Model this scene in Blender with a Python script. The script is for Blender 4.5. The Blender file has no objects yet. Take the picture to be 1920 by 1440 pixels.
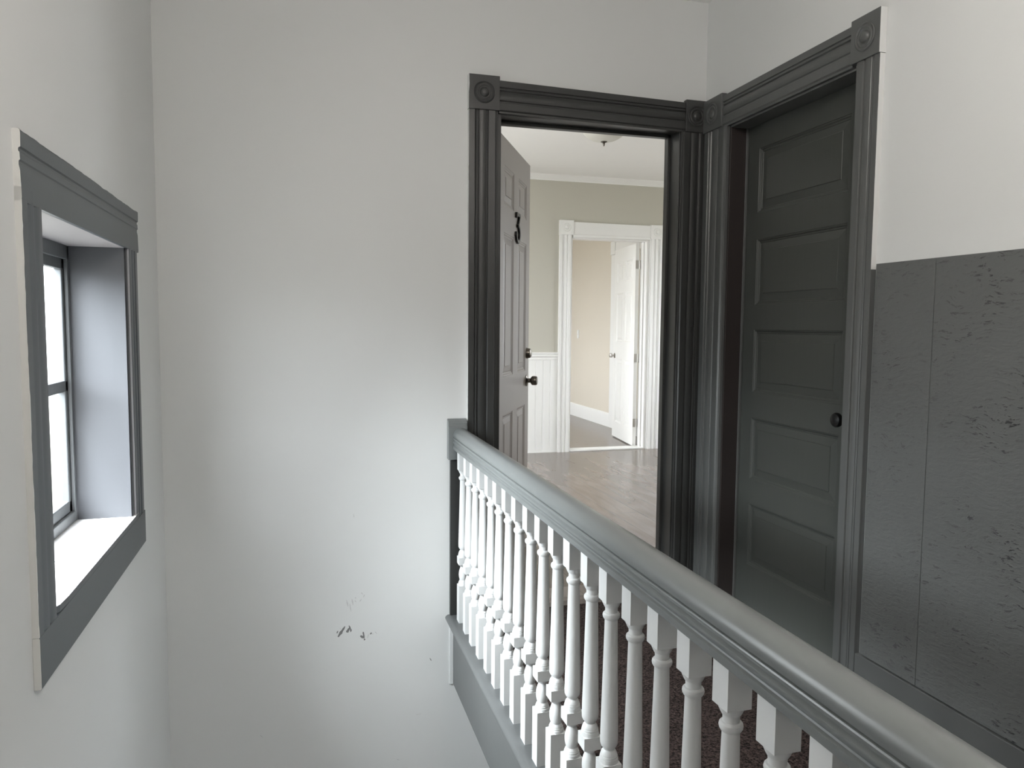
import bpy, bmesh, math, random
from mathutils import Vector, Matrix
random.seed(7)
SC = bpy.context.scene
COL = SC.collection
H = 1.305                      # eye height above the landing; heights below are written relative to the eye and raised by H
XL, XR, YB = -0.531, 1.872, 3.30
PI = math.pi

# ------------------------------------------------------------------ materials
def nodes_of(name):
    m = bpy.data.materials.new(name); m.use_nodes = True
    nt = m.node_tree; b = nt.nodes['Principled BSDF']
    return m, nt, b

def N(nt, t, **kw):
    n = nt.nodes.new(t)
    for k, v in kw.items():
        if k.startswith('i_'): n.inputs[k[2:].replace('_', ' ')].default_value = v
        else: setattr(n, k, v)
    return n

def paint(name, col, rough=0.45, spec=0.4, bump=0.0, bscale=40, var=0.0, vscale=3.0, brush=False, metal=0.0):
    m, nt, b = nodes_of(name)
    b.inputs['Roughness'].default_value = rough
    b.inputs['Specular IOR Level'].default_value = spec
    b.inputs['Metallic'].default_value = metal
    b.inputs['Base Color'].default_value = (*col, 1)
    tc = N(nt, 'ShaderNodeTexCoord')
    if var:
        nz = N(nt, 'ShaderNodeTexNoise', i_Scale=vscale, i_Detail=4.0)
        nt.links.new(tc.outputs['Object'], nz.inputs['Vector'])
        mx = N(nt, 'ShaderNodeMix', data_type='RGBA')
        mx.inputs[6].default_value = (*[c*(1-var) for c in col], 1)
        mx.inputs[7].default_value = (*[min(1, c*(1+var)) for c in col], 1)
        nt.links.new(nz.outputs['Fac'], mx.inputs[0]); nt.links.new(mx.outputs[2], b.inputs['Base Color'])
    if bump:
        nz = N(nt, 'ShaderNodeTexNoise', i_Scale=bscale, i_Detail=5.0)
        mp = N(nt, 'ShaderNodeMapping')
        if brush: mp.inputs['Scale'].default_value = (1, 1, 0.12) if brush == 'z' else (1, 0.12, 1)
        nt.links.new(tc.outputs['Object'], mp.inputs['Vector']); nt.links.new(mp.outputs[0], nz.inputs['Vector'])
        bp = N(nt, 'ShaderNodeBump', i_Strength=bump, i_Distance=0.01)
        nt.links.new(nz.outputs['Fac'], bp.inputs['Height']); nt.links.new(bp.outputs[0], b.inputs['Normal'])
    return m

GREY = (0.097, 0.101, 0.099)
M = {}
M['wall'] = paint('white wall paint', (0.732, 0.742, 0.737), 0.5, 0.35, 0.10, 6, 0.012, 2)
M['ceiling'] = paint('white ceiling paint', (0.86, 0.855, 0.835), 0.75, 0.25, 0.45, 4)
M['grey'] = paint('grey gloss trim paint', GREY, 0.36, 0.5, 0.006, 60, 0.05, 5)
M['greywin'] = paint('slate window paint', (0.080, 0.092, 0.103), 0.4, 0.5, 0.008, 60, 0.04, 5)
M['greydark'] = paint('shade-darkened casing grey', (0.037, 0.038, 0.037), 0.38, 0.5, 0.006, 60, 0.05, 5)  # grey trim paint, darkened in the colour to stand for shade
M['greyrail'] = paint('grey gloss rail paint', (0.165, 0.176, 0.176), 0.30, 0.5, 0.025, 20, 0.06, 7, 'y')
M['greydoor'] = paint('shade-darkened door grey', (0.056, 0.060, 0.055), 0.42, 0.4, 0.05, 40, 0.04, 4, 'z')  # same grey paint, shade of the recess put into its colour
M['jambbrown'] = paint('dark brown jamb paint', (0.030, 0.024, 0.023), 0.45, 0.4)
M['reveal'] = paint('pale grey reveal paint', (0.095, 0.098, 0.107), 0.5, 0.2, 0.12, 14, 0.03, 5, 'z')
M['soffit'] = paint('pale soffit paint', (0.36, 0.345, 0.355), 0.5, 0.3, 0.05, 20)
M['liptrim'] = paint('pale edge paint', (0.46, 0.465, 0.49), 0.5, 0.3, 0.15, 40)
M['sill'] = paint('white sill paint', (0.80, 0.79, 0.79), 0.5, 0.35, 0.05, 30, 0.02, 5)
M['greybase'] = paint('grey landing edge paint', (0.112, 0.117, 0.118), 0.4, 0.45, 0.05, 25, 0.08, 7, 'y')
M['white'] = paint('white baluster paint', (0.76, 0.77, 0.77), 0.32, 0.5, 0.06, 60, 0.015, 12)
M['trimwhite'] = paint('white trim paint', (0.80, 0.80, 0.775), 0.35, 0.5, 0.04, 50)
M['doorwhite_shaded'] = paint('white door paint', (0.33, 0.305, 0.288), 0.4, 0.45, 0.03, 60)  # white leaf, its weak light put into the base colour
M['doorwhite_shaded2'] = paint('bright white door paint', (0.82, 0.82, 0.79), 0.38, 0.45, 0.03, 60)
M['greige'] = paint('greige wall paint', (0.50, 0.485, 0.42), 0.5, 0.35, 0.08, 7, 0.02, 2)
M['beige'] = paint('beige wall paint', (0.66, 0.61, 0.52), 0.55, 0.3, 0.06, 7, 0.02, 2)
M['black'] = paint('black numeral paint', (0.012, 0.012, 0.012), 0.35, 0.5)
M['blackmetal'] = paint('black knob metal', (0.015, 0.015, 0.015), 0.35, 0.5, metal=0.6)
M['bronze'] = paint('aged bronze', (0.16, 0.145, 0.125), 0.32, 0.5, metal=1.0)
M['nickel'] = paint('satin nickel', (0.55, 0.53, 0.50), 0.3, 0.5, metal=1.0)
M['dark'] = paint('dark crack', (0.02, 0.02, 0.022), 0.8, 0.1)
M['scuff'] = paint('scuffed plaster', (0.20, 0.20, 0.20), 0.8, 0.1, var=0.4, vscale=150)
M['scuffpale'] = paint('pale scuff', (0.60, 0.60, 0.60), 0.8, 0.1)
M['lampglass'] = paint('frosted lamp glass', (0.66, 0.65, 0.59), 0.35, 0.5)
M['sashdark'] = paint('sash paint', (0.135, 0.143, 0.15), 0.45, 0.4, 0.1, 30)
M['putty'] = paint('putty', (0.45, 0.45, 0.40), 0.7, 0.2)

def mat_glass():
    m = bpy.data.materials.new('window glass'); m.use_nodes = True
    nt = m.node_tree; nt.nodes.clear()
    out = N(nt, 'ShaderNodeOutputMaterial'); tr = N(nt, 'ShaderNodeBsdfTransparent'); gl = N(nt, 'ShaderNodeBsdfGlossy')
    gl.inputs['Roughness'].default_value = 0.02; tr.inputs['Color'].default_value = (0.96, 0.97, 0.96, 1)
    fr = N(nt, 'ShaderNodeFresnel'); fr.inputs['IOR'].default_value = 1.3
    mx = N(nt, 'ShaderNodeMixShader')
    ge = N(nt, 'ShaderNodeNewGeometry'); iv = N(nt, 'ShaderNodeMath', operation='SUBTRACT'); iv.inputs[0].default_value = 1.0
    ml = N(nt, 'ShaderNodeMath', operation='MULTIPLY')
    nt.links.new(ge.outputs['Backfacing'], iv.inputs[1]); nt.links.new(iv.outputs[0], ml.inputs[0]); nt.links.new(fr.outputs[0], ml.inputs[1])
    nt.links.new(ml.outputs[0], mx.inputs[0]); nt.links.new(tr.outputs[0], mx.inputs[1]); nt.links.new(gl.outputs[0], mx.inputs[2])
    nt.links.new(mx.outputs[0], out.inputs[0])
    return m
M['glass'] = mat_glass()

def mat_osb():
    """grey painted strand board: short dark nicks and raised strands"""
    m, nt, b = nodes_of('grey painted strand board')
    L = nt.links
    tc = N(nt, 'ShaderNodeTexCoord')
    def strands(scale, rot, stretch, lo, hi):
        mp = N(nt, 'ShaderNodeMapping'); mp.inputs['Rotation'].default_value = (rot, 0, 0)
        mp.inputs['Scale'].default_value = (1, stretch, 1)
        nz0 = N(nt, 'ShaderNodeTexNoise', i_Scale=9.0)
        ad = N(nt, 'ShaderNodeVectorMath', operation='MULTIPLY_ADD')
        ad.inputs[1].default_value = (0.05, 0.05, 0.05)
        L.new(tc.outputs['Object'], nz0.inputs['Vector']); L.new(nz0.outputs['Color'], ad.inputs[0]); L.new(tc.outputs['Object'], ad.inputs[2])
        L.new(ad.outputs[0], mp.inputs['Vector'])
        nz = N(nt, 'ShaderNodeTexNoise', i_Scale=scale, i_Detail=3.0, i_Roughness=0.6)
        L.new(mp.outputs[0], nz.inputs['Vector'])
        rp = N(nt, 'ShaderNodeMapRange'); rp.inputs[1].default_value = lo; rp.inputs[2].default_value = hi
        L.new(nz.outputs['Fac'], rp.inputs[0])
        return rp.outputs[0], nz.outputs['Fac']
    s1, h1 = strands(100, 0.2, 0.24, 0.59, 0.65)
    s2, h2 = strands(88, -0.6, 0.26, 0.61, 0.67)
    # clusters of nicks, denser low down and towards the camera end
    cl = N(nt, 'ShaderNodeTexNoise', i_Scale=5.0, i_Detail=3.0)
    L.new(tc.outputs['Object'], cl.inputs['Vector'])
    cr = N(nt, 'ShaderNodeMapRange'); cr.inputs[1].default_value = 0.42; cr.inputs[2].default_value = 0.62
    L.new(cl.outputs['Fac'], cr.inputs[0])
    mxm = N(nt, 'ShaderNodeMath', operation='MAXIMUM'); L.new(s1, mxm.inputs[0]); L.new(s2, mxm.inputs[1])
    ml = N(nt, 'ShaderNodeMath', operation='MULTIPLY'); L.new(mxm.outputs[0], ml.inputs[0]); L.new(cr.outputs[0], ml.inputs[1])
    sep = N(nt, 'ShaderNodeSeparateXYZ'); L.new(tc.outputs['Object'], sep.inputs[0])
    gr = N(nt, 'ShaderNodeMapRange'); gr.inputs[1].default_value = 2.15; gr.inputs[2].default_value = 1.55
    gr.inputs[3].default_value = 0.35; gr.inputs[4].default_value = 1.0
    L.new(sep.outputs['Y'], gr.inputs[0])
    ml2 = N(nt, 'ShaderNodeMath', operation='MULTIPLY'); L.new(ml.outputs[0], ml2.inputs[0]); L.new(gr.outputs[0], ml2.inputs[1])
    mx = N(nt, 'ShaderNodeMix', data_type='RGBA')
    mx.inputs[6].default_value = (*[c*1.22 for c in GREY], 1); mx.inputs[7].default_value = (0.022, 0.023, 0.024, 1)
    L.new(ml2.outputs[0], mx.inputs[0]); L.new(mx.outputs[2], b.inputs['Base Color'])
    b.inputs['Roughness'].default_value = 0.42; b.inputs['Specular IOR Level'].default_value = 0.4
    sm = N(nt, 'ShaderNodeMath', operation='ADD'); L.new(h1, sm.inputs[0]); L.new(h2, sm.inputs[1])
    sb = N(nt, 'ShaderNodeMath', operation='SUBTRACT'); L.new(sm.outputs[0], sb.inputs[0]); L.new(ml2.outputs[0], sb.inputs[1])
    bp = N(nt, 'ShaderNodeBump', i_Strength=0.45, i_Distance=0.004)
    L.new(sb.outputs[0], bp.inputs['Height']); L.new(bp.outputs[0], b.inputs['Normal'])
    return m
M['osb'] = mat_osb()

def mat_carpet():
    m, nt, b = nodes_of('dark brown carpet'); L = nt.links
    tc = N(nt, 'ShaderNodeTexCoord')
    n1 = N(nt, 'ShaderNodeTexNoise', i_Scale=130.0, i_Detail=4.0, i_Roughness=0.75)
    n2 = N(nt, 'ShaderNodeTexNoise', i_Scale=7.0, i_Detail=4.0)
    for n in (n1, n2): L.new(tc.outputs['Object'], n.inputs['Vector'])
    r1 = N(nt, 'ShaderNodeMapRange'); r1.inputs[1].default_value = 0.40; r1.inputs[2].default_value = 0.70
    L.new(n1.outputs['Fac'], r1.inputs[0])
    mx = N(nt, 'ShaderNodeMix', data_type='RGBA')
    mx.inputs[6].default_value = (0.006, 0.005, 0.005, 1); mx.inputs[7].default_value = (0.120, 0.086, 0.078, 1)
    L.new(r1.outputs[0], mx.inputs[0])
    mx2 = N(nt, 'ShaderNodeMix', data_type='RGBA', blend_type='MULTIPLY'); mx2.inputs[0].default_value = 0.5
    L.new(mx.outputs[2], mx2.inputs[6]); L.new(n2.outputs['Color'], mx2.inputs[7])
    L.new(mx.outputs[2], b.inputs['Base Color'])
    b.inputs['Roughness'].default_value = 0.95; b.inputs['Specular IOR Level'].default_value = 0.1
    bp = N(nt, 'ShaderNodeBump', i_Strength=0.8, i_Distance=0.006)
    L.new(n1.outputs['Fac'], bp.inputs['Height']); L.new(bp.outputs[0], b.inputs['Normal'])
    return m
M['carpet'] = mat_carpet()

def mat_laminate(name, a, c, rough):
    m, nt, b = nodes_of(name); L = nt.links
    tc = N(nt, 'ShaderNodeTexCoord')
    mp = N(nt, 'ShaderNodeMapping'); mp.inputs['Rotation'].default_value = (0, 0, PI/2)
    L.new(tc.outputs['Object'], mp.inputs['Vector'])
    br = N(nt, 'ShaderNodeTexBrick', offset=0.37, i_Scale=1.0)
    br.inputs['Brick Width'].default_value = 1.2; br.inputs['Row Height'].default_value = 0.19
    br.inputs['Mortar Size'].default_value = 0.0020; br.inputs['Mortar Smooth'].default_value = 0.2
    br.inputs['Color1'].default_value = (0.35, 0.35, 0.35, 1); br.inputs['Color2'].default_value = (0.75, 0.75, 0.75, 1)
    br.inputs['Mortar'].default_value = (0, 0, 0, 1)
    L.new(mp.outputs[0], br.inputs['Vector'])
    mp2 = N(nt, 'ShaderNodeMapping'); mp2.inputs['Scale'].default_value = (5.5, 0.9, 1)
    L.new(tc.outputs['Object'], mp2.inputs['Vector'])
    nz = N(nt, 'ShaderNodeTexNoise', i_Scale=2.2, i_Detail=4.0, i_Roughness=0.5, i_Distortion=0.6)
    L.new(mp2.outputs[0], nz.inputs['Vector'])
    ad = N(nt, 'ShaderNodeMath', operation='MULTIPLY_ADD'); ad.inputs[1].default_value = 0.6
    sp = N(nt, 'ShaderNodeSeparateColor'); L.new(br.outputs['Color'], sp.inputs[0])
    L.new(sp.outputs[0], ad.inputs[0]); 
    mr = N(nt, 'ShaderNodeMapRange'); mr.inputs[1].default_value = 0.3; mr.inputs[2].default_value = 0.7; mr.inputs[3].default_value = 0; mr.inputs[4].default_value = 0.5
    L.new(nz.outputs['Fac'], mr.inputs[0]); L.new(mr.outputs[0], ad.inputs[2])
    mx = N(nt, 'ShaderNodeMix', data_type='RGBA'); mx.inputs[6].default_value = (*a, 1); mx.inputs[7].default_value = (*c, 1)
    L.new(ad.outputs[0], mx.inputs[0]); L.new(mx.outputs[2], b.inputs['Base Color'])
    b.inputs['Roughness'].default_value = rough; b.inputs['Specular IOR Level'].default_value = 0.5
    bp = N(nt, 'ShaderNodeBump', i_Strength=0.01, i_Distance=0.002)
    L.new(nz.outputs['Fac'], bp.inputs['Height']); L.new(bp.outputs[0], b.inputs['Normal'])
    return m
M['laminate'] = mat_laminate('grey brown laminate', (0.090, 0.071, 0.060), (0.235, 0.195, 0.170), 0.22)
M['threshold'] = mat_laminate('worn threshold wood', (0.10, 0.085, 0.075), (0.33, 0.28, 0.25), 0.6)

# ------------------------------------------------------------------ mesh helpers
class MB:
    """collects shapes in eye-relative metres; build() links them as ONE mesh object"""
    def __init__(s): s.v = []; s.f = []; s.mi = []
    def add(s, vs, fs, mi=0):
        o = len(s.v); s.v += [tuple(v) for v in vs]; s.f += [tuple(i+o for i in f) for f in fs]; s.mi += [mi]*len(fs)
        return s
    def box(s, x0, x1, y0, y1, z0, z1, mi=0):
        return s.add([(x0,y0,z0),(x1,y0,z0),(x1,y1,z0),(x0,y1,z0),(x0,y0,z1),(x1,y0,z1),(x1,y1,z1),(x0,y1,z1)],
                     [(0,3,2,1),(4,5,6,7),(0,1,5,4),(1,2,6,5),(2,3,7,6),(3,0,4,7)], mi)
    def prism(s, poly, fn, a, b, mi=0, caps=True):
        """poly: closed list of 2-D points; fn(p, t) -> 3-D point; swept from t=a to t=b"""
        n = len(poly); vs = [fn(p, a) for p in poly] + [fn(p, b) for p in poly]
        fs = [(i, (i+1) % n, n+(i+1) % n, n+i) for i in range(n)]
        if caps: fs += [tuple(range(n-1, -1, -1)), tuple(range(n, 2*n))]
        return s.add(vs, fs, mi)
    def lathe(s, prof, org, ax, seg=32, mi=0, cap=True):
        """prof: (radius, height) along axis ax from org"""
        ax = Vector(ax).normalized(); q = ax.orthogonal().normalized(); w = ax.cross(q); org = Vector(org)
        vs = []; fs = []
        for r, h in prof:
            for k in range(seg):
                t = 2*PI*k/seg; vs.append(org + ax*h + (q*math.cos(t) + w*math.sin(t))*r)
        for i in range(len(prof)-1):
            for k in range(seg):
                a = i*seg+k; b = i*seg+(k+1) % seg; fs.append((a, b, b+seg, a+seg))
        if cap: fs += [tuple(range(seg-1, -1, -1)), tuple(range((len(prof)-1)*seg, len(prof)*seg))]
        return s.add(vs, fs, mi)
    def build(s, name, mats, parent=None, base=(0, 0, 0), bevel=0, smooth=False, seg=2, recalc=True):
        """base: eye-relative point that becomes the object's origin"""
        me = bpy.data.meshes.new(name)
        bx, by, bz = base
        me.from_pydata([(x-bx, y-by, z-bz) for x, y, z in s.v], [], s.f)
        mats = mats if isinstance(mats, (list, tuple)) else [mats]
        for k in mats: me.materials.append(M[k])
        for p, i in zip(me.polygons, s.mi): p.material_index = i
        if recalc:
            bm = bmesh.new(); bm.from_mesh(me); bmesh.ops.recalc_face_normals(bm, faces=bm.faces); bm.to_mesh(me); bm.free()
        if smooth:
            for p in me.polygons: p.use_smooth = True
            try: me.set_sharp_from_angle(angle=math.radians(smooth if smooth > 1 else 35))
            except Exception: pass
        o = bpy.data.objects.new(name, me); COL.objects.link(o)
        if parent is None: o.location = (bx, by, bz+H)
        else:
            o.parent = parent
            pb = parent['_b']; o.location = (bx-pb[0], by-pb[1], bz-pb[2])
        o['_b'] = list(base)
        if bevel:
            bv = o.modifiers.new('bevel', 'BEVEL'); bv.width = bevel; bv.segments = seg; bv.limit_method = 'ANGLE'; bv.angle_limit = math.radians(40)
            bv.harden_normals = False
        return o

def tag(o, label=None, cat=None, kind=None, group=None):
    if label: o['label'] = label
    if cat: o['category'] = cat
    if kind: o['kind'] = kind
    if group: o['group'] = group
    return o
def empty(name, base, label, cat, kind=None, group=None):
    o = bpy.data.objects.new(name, None); COL.objects.link(o); o.empty_display_size = 0.1
    o.location = (base[0], base[1], base[2]+H); o['_b'] = list(base)
    return tag(o, label, cat, kind, group)
def slab_with_hole(mb, axis, c0, c1, u0, u1, z0, z1, holes, mi=0):
    """a wall between planes c0,c1 of axis; holes: (ua, ub, za, zb) sorted along u and not overlapping"""
    def bx(ua, ub, za, zb):
        if ub-ua < 1e-6 or zb-za < 1e-6: return
        if axis == 'y': mb.box(ua, ub, c0, c1, za, zb, mi)
        else: mb.box(c0, c1, ua, ub, za, zb, mi)
    u = u0
    for ua, ub, za, zb in holes:
        bx(u, ua, z0, z1); bx(ua, ub, z0, za); bx(ua, ub, zb, z1); u = ub
    bx(u, u1, z0, z1)

FL = -H                         # landing floor
CE = 1.515                      # ceiling
FR = FL + 0.015                 # laminate level in the rooms
ZB = -4.0                       # foot of the stairwell

# ------------------------------------------------------------------ shell of the stair hall
WY0, WY1, WZ0, WZ1 = 1.81, 2.681, -0.65, 0.2405     # window hole in the left wall
mb = MB(); slab_with_hole(mb, 'x', XL-0.192, XL, -2.6, YB+0.14, ZB, CE+0.1, [(WY0, WY1, WZ0, WZ1)])
wl = mb.build('wall_left', 'wall'); tag(wl, 'white stairwell wall on the left with a deep window in it', 'wall', 'structure')
DX0, DX1, DZ1 = 0.853, 1.742, 0.93                 # doorway to the flat
mb = MB(); slab_with_hole(mb, 'y', YB, YB+0.14, XL, XR+0.2, ZB, CE+0.1, [(DX0, DX1, FL, DZ1)])
wb = mb.build('wall_back', ['wall', 'scuff', 'scuffpale']); tag(wb, 'white end wall of the stairwell with scuff marks, doorway at its right', 'wall', 'structure')
RY0, RY1, RZ1 = 2.265, 3.075, 0.90                 # right doorway
mb = MB(); slab_with_hole(mb, 'x', XR, XR+0.14, -2.6, YB, ZB, CE+0.1, [(0.8, 1.4, -3.3, -2.4), (RY0, RY1, FL, RZ1)])  # low opening added only to admit the lower fill light
mb.box(XR+0.14, XR+0.16, RY0-0.1, RY1+0.1, FL, RZ1+0.1)
wr = mb.build('wall_right', 'wall'); tag(wr, 'off-white upper hall wall on the right above the grey boards', 'wall', 'structure')
mb = MB(); slab_with_hole(mb, 'y', -2.74, -2.6, XL-0.192, XR+0.14, ZB, CE+0.1, [])
tag(mb.build('wall_front', 'wall'), 'plain white hall wall behind the camera', 'wall', 'structure')
mb = MB().box(XL-0.192, XR+0.2, -2.74, YB+0.14, CE, CE+0.1)
tag(mb.build('ceiling', 'ceiling'), 'white plaster ceiling over the stair hall', 'ceiling', 'structure')
mb = MB().box(0.680, XR, -2.6, YB, FL-0.02, FL).box(XL, 0.680, -2.6, -0.12, FL-0.02, FL)
tag(mb.build('floor', 'carpet'), 'dark brown carpet on the landing behind the white balusters', 'floor', 'structure')
mb = MB().box(0.690, XR, -2.6, YB, FL-0.30, FL-0.02).box(XL, 0.690, -2.6, -0.14, FL-0.30, FL-0.02)
tag(mb.build('floor_slab', 'wall'), 'plastered underside of the landing', 'floor', 'structure')
mb = MB().box(XL-0.192, XR+0.2, -2.74, YB+0.14, ZB-0.1, ZB)
tag(mb.build('floor_lower', 'carpet'), 'dark carpet at the foot of the stairwell', 'floor', 'structure')

# scuffs on the end wall: thin chipped flakes of paint
def wallpt(px, py):
    """photo position -> point on the end wall, used only to measure where the scuffs sit"""
    return ((px-642)*0.002345 + 0.164, -((py-1166)*0.00234) - 1.333)
def flake(par, pts, mi, z=0.0006):
    mb = MB(); n = len(pts)
    mb.add([(x, YB, zz) for x, zz in pts] + [(x, YB-z, zz) for x, zz in pts],
           [tuple(range(n)), tuple(range(2*n-1, n-1, -1))] + [(i, (i+1) % n, n+(i+1) % n, n+i) for i in range(n)])
    cx = sum(p[0] for p in pts)/n; cz = sum(p[1] for p in pts)/n
    return mb.build('scuff_mark', mi, par, (cx, YB, cz))
def stroke(x0, y0, x1, y1, w, mi):
    a = Vector(wallpt(x0, y0)); b = Vector(wallpt(x1, y1)); d = (b-a); n = Vector((-d.y, d.x)).normalized()
    k = 5; up = []; dn = []
    for i in range(k+1):
        t = i/k; ww = w*0.00234*(0.25+0.75*math.sin(PI*min(1, t*0.9+0.1)))*random.uniform(0.6, 1.2)
        p = a+d*t; up.append(tuple(p+n*ww)); dn.append(tuple(p-n*ww))
    flake(wb, up+dn[::-1], mi)
for s in [(637,1176,650,1157,3.0,'scuff'),(635,1169,637,1164,1.4,'scuff'),(653,1169,658,1161,3.0,'scuff'),(657,1156,661,1166,1.3,'scuff'),(661,1163,660,1169,1.6,'scuff'),
          (642,1162,640,1158,0.8,'scuffpale'),(678,1178,684,1183,2.6,'scuff'),(683,1171,685,1184,1.6,'scuff'),(684,1186,687,1186,1.8,'scuff'),(691,1184,693,1176,1.0,'scuffpale'),
          (696,1177,699,1174,1.4,'scuff'),(700,1178,702,1175,0.8,'scuffpale'),(705,1173,709,1178,0.8,'scuffpale'),
          (680,1095,683,1099,1.4,'scuffpale'),(686,1099,684,1105,1.0,'scuffpale'),(669,1103,670,1106,1.0,'scuffpale'),(677,1112,681,1107,1.0,'scuffpale'),(668,1109,671,1113,1.0,'scuffpale'),(663,1106,665,1118,1.2,'scuffpale'),(653,1107,656,1120,1.2,'scuffpale'),(659,1115,661,1130,1.2,'scuffpale'),
          (497,1346,502,1352,0.8,'scuffpale'),(809,1236,812,1242,0.9,'scuff'),(745,1430,750,1432,0.9,'scuffpale'),(782,1346,793,1345,0.6,'scuffpale'),(667,945,668,952,0.8,'scuffpale')]:
    stroke(*s)

# ------------------------------------------------------------------ fluted casings with bull's-eye blocks
FLUTE = [(0,0),(0,.019),(.01,.021),(.20,.022),(.215,.017),(.235,.016),(.25,.0205),(.275,.0215),(.30,.0205),(.315,.0145),(.335,.0145),(.36,.0185),(.42,.0208),(.48,.0215),
         (.54,.0208),(.60,.0185),(.62,.0145),(.645,.0145),(.66,.0195),(.68,.021),(.90,.022),(.925,.019),(.94,.0165),(.99,.016),(1,.015),(1,0)]
def rosette_prof(k):
    return [(.0470*k,0),(.0462*k,.0016),(.0430*k,.0030),(.0395*k,.0012),(.0370*k,-.0012),(.0345*k,.0016),(.0310*k,.0032),(.0275*k,.0018),(.0245*k,-.0014),(.0215*k,-.0012),(.0195*k,.0045),(.015*k,.0080),(.008*k,.0100),(.0005*k,.0104)]

def casing_set(root, plane, sgn, u_l, u_r, z_foot, ztop, mat, blocks, rose_k=1.0, th=1.0, side='wall', plain=False):
    """plane: 'y' (u = x) or 'x' (u = y) with its coordinate in root['pc']; sgn: direction out of the wall.
    u_l, u_r: (outer, inner) of the two legs; blocks: two (u0, u1, z0, z1); ztop: (header z0, z1) at the left and right ends"""
    pc = root['pc']
    P3 = (lambda u, d, z: (u, pc+sgn*d, z)) if plane == 'y' else (lambda u, d, z: (pc+sgn*d, u, z))
    mats = [mat, side]
    for (uo, ui), bl in zip((u_l, u_r), blocks):
        mb = MB(); w = ui-uo
        zc = root.get('dado', z_foot)
        if zc > z_foot: mb.prism(FLUTE, lambda p, t: P3(uo+p[0]*w, p[1]*th, t), z_foot, zc, caps=False)
        k0 = len(mb.mi); mb.prism(FLUTE, lambda p, t: P3(uo+p[0]*w, p[1]*th, t), zc, bl[2], caps=False)
        mb.mi[k0] = 1                                       # outer edge carries the wall's white paint
        mb.build('casing_leg', mats, root, (P3((uo+ui)/2, 0, z_foot)), smooth=25)
    (a0, a1), (b0, b1) = ztop
    ul = blocks[0][1]; ur = blocks[1][0]
    def hd(p, t):
        f = t; z1 = a1+(b1-a1)*f; z0 = a0+(b0-a0)*f
        return P3(ul+(ur-ul)*t, p[1]*th*0.97, z1+(z0-z1)*p[0])
    PLAIN = [(0,0),(0,.018),(.02,.020),(.80,.020),(.82,.017),(.98,.017),(1,.015),(1,0)]
    MB().prism(PLAIN if plain else FLUTE, hd, 0, 1).build('casing_header', mats, root, P3((ul+ur)/2, 0, a0), smooth=25)
    for u0, u1, z0, z1 in blocks:
        mb = MB(); d = 0.0275*th
        xs = sorted((u0, u1)); c = (P3(0, 0, 0), P3(0, d, 0))
        if plane == 'y': mb.box(xs[0], xs[1], min(pc, pc+sgn*d), max(pc, pc+sgn*d), z0, z1)
        else: mb.box(min(pc, pc+sgn*d), max(pc, pc+sgn*d), xs[0], xs[1], z0, z1)
        cen = Vector(P3((u0+u1)/2, d, (z0+z1)/2)); ax = Vector(P3(0, 1, 0))-Vector(P3(0, 0, 0))
        b = mb.build('corner_block', mats, root, P3((u0+u1)/2, 0, z0), bevel=0.0015)
        for p in b.data.polygons:                            # outer side face painted white like the wall
            nrm = p.normal
            comp = nrm.x if plane == 'y' else nrm.y
            out = -1 if (u0 < (ul+ur)/2) else 1
            if comp*out > 0.9: p.material_index = 1
        rm = MB().lathe([(r, h+0.0015) for r, h in rosette_prof(rose_k)], cen, ax, 40)
        rm.build('rosette', mat, b, tuple(cen), smooth=50)

def paint_edge(root, P, t0, t1, base, wmax=0.0035, step=0.012, mat='wall', seed=1):
    """ragged line of wall paint lapping onto a casing; P(w, t, d): w across onto the casing, t along, d out"""
    g = random.Random(seed); n = max(2, int((t1-t0)/step)); mb = MB(); pts = []
    w = wmax*.4
    for i in range(n+1):
        w = min(wmax, max(.0003, w+g.uniform(-.45, .45)*wmax)); pts.append((w, t0+(t1-t0)*i/n))
    top = [P(0, t, .0007) for w, t in pts]+[P(w, t, .0007) for w, t in pts]; bot = [P(0, t, -.001) for w, t in pts]+[P(w, t, -.001) for w, t in pts]
    m = n+1; fs = []
    for i in range(n):
        fs += [(i, i+1, m+i+1, m+i), (2*m+i, 3*m+i, 3*m+i+1, 2*m+i+1), (m+i, m+i+1, 3*m+i+1, 3*m+i), (i, 2*m+i, 2*m+i+1, i+1)]
    mb.add(top+bot, fs); return mb.build('paint_edge', mat, root, base)

# doorway to the flat (end wall)
t1 = empty('trim_1', (1.30, YB, FL), 'dark grey fluted casing with round corner blocks around the open doorway', 'door casing', 'structure'); t1['pc'] = YB
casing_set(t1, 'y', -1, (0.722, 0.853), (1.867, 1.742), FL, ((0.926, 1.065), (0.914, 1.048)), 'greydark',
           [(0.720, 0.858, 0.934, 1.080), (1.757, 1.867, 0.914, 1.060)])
mb = MB()
mb.box(DX0, DX0+0.018, YB-0.004, YB+0.14, FL, DZ1); mb.box(DX1-0.005, DX1, YB-0.004, YB+0.14, FL, DZ1); mb.box(DX0, DX1, YB-0.004, YB+0.14, 0.922, DZ1)
mb.box(DX1-0.019, DX1-0.005, YB+0.085, YB+0.12, FL, 0.922); mb.box(DX0+0.018, DX0+0.03, YB+0.085, YB+0.115, FL, 0.922); mb.box(DX0, DX1-0.005, YB+0.085, YB+0.12, 0.908, 0.922)
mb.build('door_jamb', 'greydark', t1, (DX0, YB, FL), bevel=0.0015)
MB().box(1.800, 1.822, YB-0.024, YB-0.0195, 0.005, 0.092).build('strike_plate', 'greydark', t1, (1.811, YB-0.02, 0.005), bevel=0.001)
paint_edge(t1, lambda w, t, d: (.722+w, YB-.0195-d, t), -0.42, .934, (.722, YB, 0), seed=3)
paint_edge(t1, lambda w, t, d: (.720+w, YB-.0275-d, t), .936, 1.079, (.72, YB, 1), wmax=.0025, seed=4)
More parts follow.
